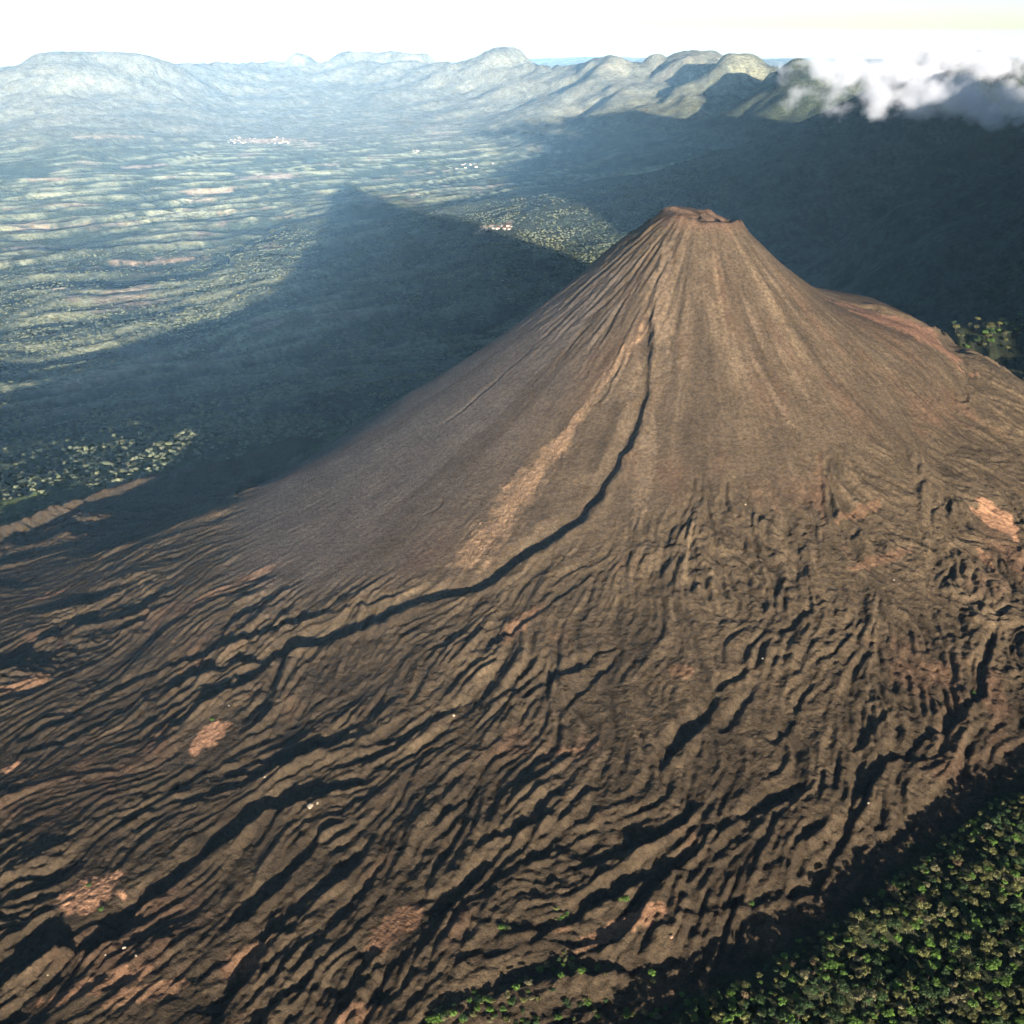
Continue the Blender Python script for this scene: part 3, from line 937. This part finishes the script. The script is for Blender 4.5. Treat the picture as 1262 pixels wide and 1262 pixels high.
# sunlit trees standing out of the shade behind the right shoulder of the cone
for (wx_, wy_, n, sx, sy, lab, grp) in [(1830, 4110, 46, 190, 110, "broad olive tree on the sunlit wooded knoll behind the reddish shoulder", "trees on the sunlit knoll"), (2040, 4180, 24, 130, 100, "broad olive tree on the low rise beside the sunlit knoll", "trees beside the sunlit knoll"), (1960, 3920, 10, 90, 50, "olive tree in the dip between the lava and the sunlit knoll", "trees in the dip by the knoll")]:
    for q in range(n):
        x_, y_ = wx_ + rng.normal(0, sx * 0.6), wy_ + rng.normal(0, sy * 0.6)
        c = ["olive green", "bright green", "dark green"][int(rng.choice(3, p=[.5, .25, .25]))]
        tree(x_, y_, fine_ground(x_, y_) - 1, int(rng.integers(0, 4)), c, float(rng.uniform(0.8, 1.6)), float(rng.uniform(0, 6.28)), lab.replace("olive", c.split()[0]), c + " " + grp)

# trees of the plain, too many to count
def blob(name, seed, mat):
    return_me = leaf_crown(name, seed, 8, 9, 3, 5, 90, 2.3)
    return_me.materials.append(mat)
    return return_me


npt = 120000
ra = np.sqrt(rng.uniform(3300 ** 2, 11500 ** 2, npt)); aa = np.radians(rng.uniform(-30, 12, npt))
tx, ty = ra * np.sin(aa), ra * np.cos(aa)
d_, r1_, r2_, hl_ = land_detail(tx, ty)
tz = land_smooth(tx, ty)
ins = (tx > -2420) & (tx < 2020) & (ty > 720) & (ty < GY1 - 60)
tz = np.where(ins, land(tx, ty), tz + d_) - (tx ** 2 + ty ** 2) / (2 * 7.4e6)
wood_n = fbm(tx / 300, ty / 500, 3, 214)
open_n = fbm(tx / 900, ty / 1300, 4, 210) + 0.55 * wood_n + 0.35 * fbm(tx / 2600, ty / 3300, 2, 217) - 0.05
pr = 0.22 + 0.5 * sstep(0.0, 0.5, wood_n) + 0.6 * sstep(0.2, 0.6, np.maximum(r1_, r2_))
pr = pr * np.where(open_n > 0.45, 0.12, 1.0) * (1 - 0.85 * sstep(5500, 11500, ra))
azt = np.arctan2(tx - CX, CY - ty); rt = np.hypot(tx - CX, ty - CY)
sdt, _ = poly_field(tx, ty, ridge_w, 4000)
lava_here = (rt < 1150) | (ins & (sdt > -70) & (np.abs(sdt) < 1e8) & (azt < 0) & (rt < 3200) & (azt > -2.0))
qx, qy = project(tx, ty, tz)
ok = (rng.uniform(0, 1, npt) < pr) & (~lava_here) & (qx > -120) & (qx < 900)
tx, ty, tz = tx[ok], ty[ok], tz[ok]
PLAIN_LEAVES = [plain_material("plain_leaves_%s" % n, c, 0.7, 0.3, 0.02) for n, c in (("deep", (0.024, 0.034, 0.022)), ("mid", (0.092, 0.105, 0.058)), ("light", (0.120, 0.130, 0.074)))]
protos = [blob("plain_tree_%d" % k, 430 + k, PLAIN_LEAVES[k % 3]) for k in range(6)]
scatter("plain_trees", np.stack([tx, ty, tz - 1], -1), rng.uniform(0, 6.28, len(tx)), rng.uniform(0.6, 1.35, len(tx)), np.digitize(fbm(tx / 420, ty / 620, 3, 440) + rng.normal(0, 0.28, len(tx)), [-0.25, 0.3]) + 3 * rng.integers(0, 2, len(tx)), protos, "scattered trees and hedges covering the plain")

# ---------------------------------------------------------------- shrubs on the lava
SHRUBS = []
for k, c in enumerate(["bright green", "olive green", "pale grey-green", "dark green"]):
    me = leaf_crown("shrub", 450 + k, 4.5, 4.5, 0.2, 5, 320, 0.85); me.materials.append(LEAVES[c]); SHRUBS.append((me, c))
for (px, py, n, sx, sy, where) in [(690, 1190, 16, 30, 10, "in the thick green clump of the dark hollow"), (735, 1198, 8, 22, 6, "between the thick green clump and the bare reddish ground"), (640, 1222, 14, 34, 12, "on the floor of the dark hollow below the green clump"),
                                   (590, 1235, 14, 26, 12, "on the slope where the hollow meets the brown lava tongue"), (560, 1250, 10, 20, 8, "at the mouth of the dark hollow"), (625, 1143, 5, 10, 4, "on bare lava above the dark hollow"), (692, 1128, 6, 10, 6, "beside a lava furrow above the dark hollow"),
                                   (760, 1110, 4, 16, 5, "above the bare reddish strip on the lava"), (650, 1256, 14, 40, 6, "at the foot of the dark hollow"), (720, 1240, 10, 30, 8, "between the dark hollow and the wood"), (790, 1250, 12, 30, 6, "close to the first trees of the wood"),
                                   (850, 1240, 8, 24, 8, "in the shaded valley along the wood"), (540, 1258, 8, 16, 3, "at the brown tip of the lava tongue"), (800, 1205, 5, 20, 4, "below the bare reddish strip on the lava")]:
    for q in range(n):
        h = hit(min(1262, max(0, px + rng.normal(0, sx * 0.7))), py + rng.normal(0, sy * 0.7), land)
        me, c = SHRUBS[int(rng.choice(4, p=[.45, .25, .15, .15]))]
        o = put("shrub", me, None, None, (h[0], h[1], h[2] - 0.3))
        s_ = float(rng.uniform(0.7, 1.7)); o.scale = (s_, s_, s_ * rng.uniform(0.7, 1.1)); o.rotation_euler = (0, 0, rng.uniform(0, 6.28))
        size = "small " if s_ < 1.05 else ("large " if s_ > 1.4 else "")
        tag(o, size + c + " shrub " + where, "shrub", size + c + " shrubs " + where)
for (px, py, lab) in [(927, 1115, "lone round green shrub on bare lava above the wood"), (1200, 855, "small lone green shrub beside a curved lava gully"), (262, 888, "low green shrub at the top of the bare tan patch"), (110, 1092, "green shrub among the bare red-tan ground"), (125, 1122, "low green shrub along the lower side of red-tan ground")]:
    h = hit(px, py, land)
    o = put("shrub", SHRUBS[0][0], None, None, (h[0], h[1], h[2] - 0.3)); o.scale = (1.2, 1.2, 1.0)
    tag(o, lab, "shrub")

# ---------------------------------------------------------------- pale boulders
def rock_mesh(seed):
    r = np.random.default_rng(seed)
    t = (1 + 5 ** 0.5) / 2
    V = np.array([(-1, t, 0), (1, t, 0), (-1, -t, 0), (1, -t, 0), (0, -1, t), (0, 1, t), (0, -1, -t), (0, 1, -t), (t, 0, -1), (t, 0, 1), (-t, 0, -1), (-t, 0, 1)], float)
    Ft = [(0, 11, 5), (0, 5, 1), (0, 1, 7), (0, 7, 10), (0, 10, 11), (1, 5, 9), (5, 11, 4), (11, 10, 2), (10, 7, 6), (7, 1, 8), (3, 9, 4), (3, 4, 2), (3, 2, 6), (3, 6, 8), (3, 8, 9), (4, 9, 5), (2, 4, 11), (6, 2, 10), (8, 6, 7), (9, 8, 1)]
    V /= np.linalg.norm(V, axis=1)[:, None]
    V = [tuple(v) for v in V]; mid = {}
    F2 = []
    def mp(a, b):
        k = (min(a, b), max(a, b))
        if k not in mid:
            m = (np.array(V[a]) + np.array(V[b])) / 2; V.append(tuple(m / np.linalg.norm(m))); mid[k] = len(V) - 1
        return mid[k]
    for a, b, c in Ft:
        ab, bc, ca_ = mp(a, b), mp(b, c), mp(c, a); F2 += [(a, ab, ca_), (b, bc, ab), (c, ca_, bc), (ab, bc, ca_)]
    V = np.array(V)
    V = V * (1 + r.uniform(-0.22, 0.22, (len(V), 1))) * np.array([1.15, 0.9, 0.75])
    for _ in range(5):
        n = r.standard_normal(3); n /= np.linalg.norm(n); d = V @ n
        V = V - np.clip(d - 0.62, 0, None)[:, None] * n
    return mesh_from("boulder", V, F2, False)


ROCK_PALE = plain_material("pale_rock", (0.20, 0.17, 0.125), 0.9, 0.15, 0.6)
ROCK_TAN = plain_material("tan_rock", (0.16, 0.105, 0.065), 0.9, 0.15, 0.6)
ROCKS = [rock_mesh(470 + k) for k in range(4)]
for k, (px, py, sz, lab) in enumerate([(382, 994, 6.5, "large pale boulder below the end of a long dark gully"), (391, 990, 3.2, "smaller pale boulder next to a large pale one below a gully"), (153, 1169, 4.2, "pale boulder in the mouth of the widest dark gully"), (130, 1177, 2.2, "small pale stone on the edge of the widest dark gully"),
                                       (168, 1178, 2.4, "little pale stone downslope of a boulder near the widest gully"), (559, 882, 3.6, "pale boulder at the lower end of a short dark crack"), (326, 958, 2.6, "small pale stone on the lava beside a narrow furrow"), (827, 1155, 4.5, "tan boulder beside bare reddish ground above the wood"),
                                       (1102, 715, 2.6, "pale stone on the wrinkled lava under the right flank"), (919, 622, 2.4, "small pale stone at the foot of the smooth cone"), (940, 812, 2.6, "small pale stone at the head of a dark crescent gully"), (1070, 990, 2.8, "pale stone on dark lava beside a long curved gully"), (282, 870, 2.4, "pale stone above the bare tan patch"), (59, 1202, 2.2, "small pale stone on brown ash in the lowest hollow")]):
    h = hit(px, py, land)
    me = ROCKS[k % 4].copy(); me.materials.append(ROCK_TAN if "tan boulder" in lab else ROCK_PALE)
    o = put("boulder", me, None, None, (h[0], h[1], h[2] + sz * 0.25)); o.scale = (sz, sz, sz); o.rotation_euler = (0, 0, rng.uniform(0, 6.28))
    tag(o, lab, "boulder")

# rubble of the tongues and below the crater: joined, too small to pick apart
rv, rf = [], []
base_v = np.array([v.co[:] for v in ROCKS[0].vertices]); base_f = np.array([p.vertices[:] for p in ROCKS[0].polygons])
lo_v = np.array([(1, 0, 0), (-1, 0, 0), (0, 1, 0), (0, -1, 0), (0, 0, 1), (0, 0, -1)], float)
lo_f = np.array([(0, 2, 4), (2, 1, 4), (1, 3, 4), (3, 0, 4), (2, 0, 5), (1, 2, 5), (3, 1, 5), (0, 3, 5)])
n_r = 2600
tq = np.clip(rng.beta(2.2, 1.2, n_r), 0, 1)
cum = np.concatenate([[0], np.cumsum(np.hypot(*np.diff(tongue_pts, axis=0).T))]); cum /= cum[-1]
bx = np.interp(tq, cum, tongue_pts[:, 0]); by = np.interp(tq, cum, tongue_pts[:, 1])
wdt = 8 + 34 * sstep(0.3, 0.75, tq)
bx = bx + rng.normal(0, 0.45, n_r) * wdt; by = by + rng.normal(0, 0.45, n_r) * wdt
bz = land(bx, by)
bs = rng.uniform(0.7, 1.6, n_r) * (1 + 1.6 * (rng.uniform(0, 1, n_r) < 0.06))
jit = rng.uniform(0.6, 1.4, (n_r, 6, 3))
allv = (lo_v[None] * jit) * bs[:, None, None] + np.stack([bx, by, bz + 0.8], -1)[:, None, :]
allf = (lo_f[None] + 6 * np.arange(n_r)[:, None, None]).reshape(-1, 3)
ROCK_SCREE = plain_material("scree_rock", (0.15, 0.10, 0.062), 0.95, 0.3, 0.08)
o = put("rubble", mesh_from("rubble", allv.reshape(-1, 3), allf, False), ROCK_SCREE); tag(o, "tan rubble tongue lying on the smooth flank of the cone", kind="stuff")

# ---------------------------------------------------------------- houses of the villages
def house_mesh(seed, roofmat, wallmat):
    r = np.random.default_rng(seed); a, b, h, g = r.uniform(6, 11), r.uniform(5, 8), r.uniform(4, 6), r.uniform(1.5, 3)
    e = 0.7
    V = [(-a, -b, -4), (a, -b, -4), (a, b, -4), (-a, b, -4), (-a, -b, h), (a, -b, h), (a, b, h), (-a, b, h), (-a, 0, h + g), (a, 0, h + g),
         (-a - e, -b - e, h - .3), (a + e, -b - e, h - .3), (a + e, 0, h + g + .15), (-a - e, 0, h + g + .15), (-a - e, b + e, h - .3), (a + e, b + e, h - .3)]
    Fs = [(0, 1, 5, 4), (1, 2, 6, 5), (2, 3, 7, 6), (3, 0, 4, 7), (5, 6, 9), (7, 4, 8), (10, 11, 12, 13), (13, 12, 15, 14)]
    me = bpy.data.meshes.new("house"); me.from_pydata(V, [], Fs); me.materials.append(wallmat); me.materials.append(roofmat)
    for p in me.polygons:
        if p.index >= 6: p.material_index = 1
    return me


WALL = plain_material("whitewash", (0.34, 0.31, 0.27), 0.9, 0.08); TIN = plain_material("pale_tin_roof", (0.28, 0.26, 0.24), 0.6, 0.1); TILE = plain_material("tile_roof", (0.40, 0.20, 0.12), 0.9, 0.1)
HOUSES = [house_mesh(500 + k, TIN if k % 3 else TILE, WALL) for k in range(5)]
for (px, py, n, sx, sy, lab, grp) in [(612, 279, 26, 20, 2.5, "white house of the hamlet between the two great shadows", "houses between the shadows"), (585, 203, 18, 24, 4, "white house in the village strung across the plain behind the summit", "houses strung across the plain"),
                                      (645, 206, 10, 14, 3, "white house of the small cluster beyond the hamlet and nearer the hills", "houses nearer the hills"), (330, 170, 40, 50, 5, "white house of the pale town among the far fields", "houses of the far town"), (512, 185, 7, 4, 3, "white farmhouse standing apart on the far plain", "far farmhouses"), (680, 197, 5, 10, 4, "white house by the edge of the larger shadow", "houses by the larger shadow")]:
    for q in range(n):
        h = hit(px + rng.uniform(-sx, sx), py + rng.uniform(-sy, sy))
        dd = land_detail(np.array([h[0]]), np.array([h[1]]))[0][0]
        o = put("house", HOUSES[int(rng.integers(0, 5))], None, None, (h[0], h[1], h[2] + dd - (h[0] ** 2 + h[1] ** 2) / (2 * 7.4e6) + 1))
        o.rotation_euler = (0, 0, rng.uniform(-0.5, 0.5)); s_ = float(rng.uniform(1.0, 1.9)); o.scale = (s_, s_, s_)
        tag(o, lab, "house", grp)

# ---------------------------------------------------------------- clouds round the great volcano
def cloud(px, py, yd, w, dpt, h, dens, seed, label):
    X, Y, Z = at_distance(px, py, yd)
    r = np.random.default_rng(seed)
    V = []; Fc = []
    rk = rock_mesh(900 + seed)
    bv = np.array([v.co[:] for v in rk.vertices]); bf = np.array([p.vertices[:] for p in rk.polygons])
    me = mesh_from("cloud", bv * np.array([w / 1.0, dpt, h / 0.62]), bf, True)
    m = bpy.data.materials.new("cloud_vapour"); m.use_nodes = True
    nt = m.node_tree; nt.nodes.clear(); N = nt.nodes; L = nt.links
    out = N.new("ShaderNodeOutputMaterial"); pv = N.new("ShaderNodeVolumePrincipled")
    pv.inputs["Color"].default_value = (0.80, 0.86, 0.95, 1); pv.inputs["Anisotropy"].default_value = 0.0
    tc = N.new("ShaderNodeTexCoord")
    sc = N.new("ShaderNodeVectorMath"); sc.operation = 'DIVIDE'; sc.inputs[1].default_value = (w, dpt, h)
    L.new(tc.outputs["Object"], sc.inputs[0])
    ln = N.new("ShaderNodeVectorMath"); ln.operation = 'LENGTH'; L.new(sc.outputs[0], ln.inputs[0])
    nz = N.new("ShaderNodeTexNoise"); nz.inputs["Scale"].default_value = 1 / 230.0; nz.inputs["Detail"].default_value = 7; nz.inputs["Roughness"].default_value = 0.55
    of = N.new("ShaderNodeVectorMath"); of.operation = 'ADD'; of.inputs[1].default_value = (seed * 913.0, 0, seed * 377.0)
    L.new(tc.outputs["Object"], of.inputs[0]); L.new(of.outputs[0], nz.inputs["Vector"])
    # density = clamp((noise*k - radius) ...)
    m1 = N.new("ShaderNodeMath"); m1.operation = 'MULTIPLY_ADD'; m1.inputs[1].default_value = 3.4; m1.inputs[2].default_value = -0.95; L.new(nz.outputs["Fac"], m1.inputs[0])
    m2 = N.new("ShaderNodeMath"); m2.operation = 'SUBTRACT'; L.new(m1.outputs[0], m2.inputs[0]); L.new(ln.outputs["Value"], m2.inputs[1])
    m3 = N.new("ShaderNodeMapRange"); m3.inputs["From Min"].default_value = 0.0; m3.inputs["From Max"].default_value = 0.55; m3.inputs["To Max"].default_value = dens
    L.new(m2.outputs[0], m3.inputs["Value"]); L.new(m3.outputs[0], pv.inputs["Density"])
    L.new(pv.outputs[0], out.inputs["Volume"])
    m.cycles.volume_step_rate = 0.35
    o = put("cloud", me, m, None, (X, Y, Z)); tag(o, label, "cloud", "clouds round the great volcano")
    return o


cloud(1160, 120, 8300, 1400, 450, 170, 0.0045, 1, "broad grey-white cloud bank lying across the dark mountain slope")
cloud(1090, 88, 8700, 800, 380, 130, 0.006, 2, "bright white cloud puff on the left of the mountain top")
cloud(1210, 76, 9000, 1300, 380, 210, 0.006, 3, "bright sunlit cloud hanging over the mountain top")
cloud(1250, 138, 8000, 560, 300, 140, 0.004, 4, "grey cloud wisp sinking down the dark mountain side")


def haze_box():
    x0, x1, y0, y1, z0, z1 = -60000, 70000, -9000, 72500, -420, CAM_Z + 60
    v = [(x0, y0, z0), (x1, y0, z0), (x1, y1, z0), (x0, y1, z0), (x0, y0, z1), (x1, y0, z1), (x1, y1, z1), (x0, y1, z1)]
    f = [(0, 3, 2, 1), (4, 5, 6, 7), (0, 1, 5, 4), (1, 2, 6, 5), (2, 3, 7, 6), (3, 0, 4, 7)]
    me = mesh_from("haze", v, f, False)
    m = bpy.data.materials.new("haze_air"); m.use_nodes = True
    nt = m.node_tree; nt.nodes.clear()
    out = nt.nodes.new("ShaderNodeOutputMaterial"); pv = nt.nodes.new("ShaderNodeVolumePrincipled")
    pv.inputs["Color"].default_value = (0.29, 0.60, 1.0, 1)
    pv.inputs["Density"].default_value = HAZE_DENSITY
    pv.inputs["Anisotropy"].default_value = -0.6   # fine dust throws light back towards the sun
    nt.links.new(pv.outputs[0], out.inputs["Volume"])
    o = put("haze", me, m)
    tag(o, kind="stuff")
    return o


HAZE = haze_box()
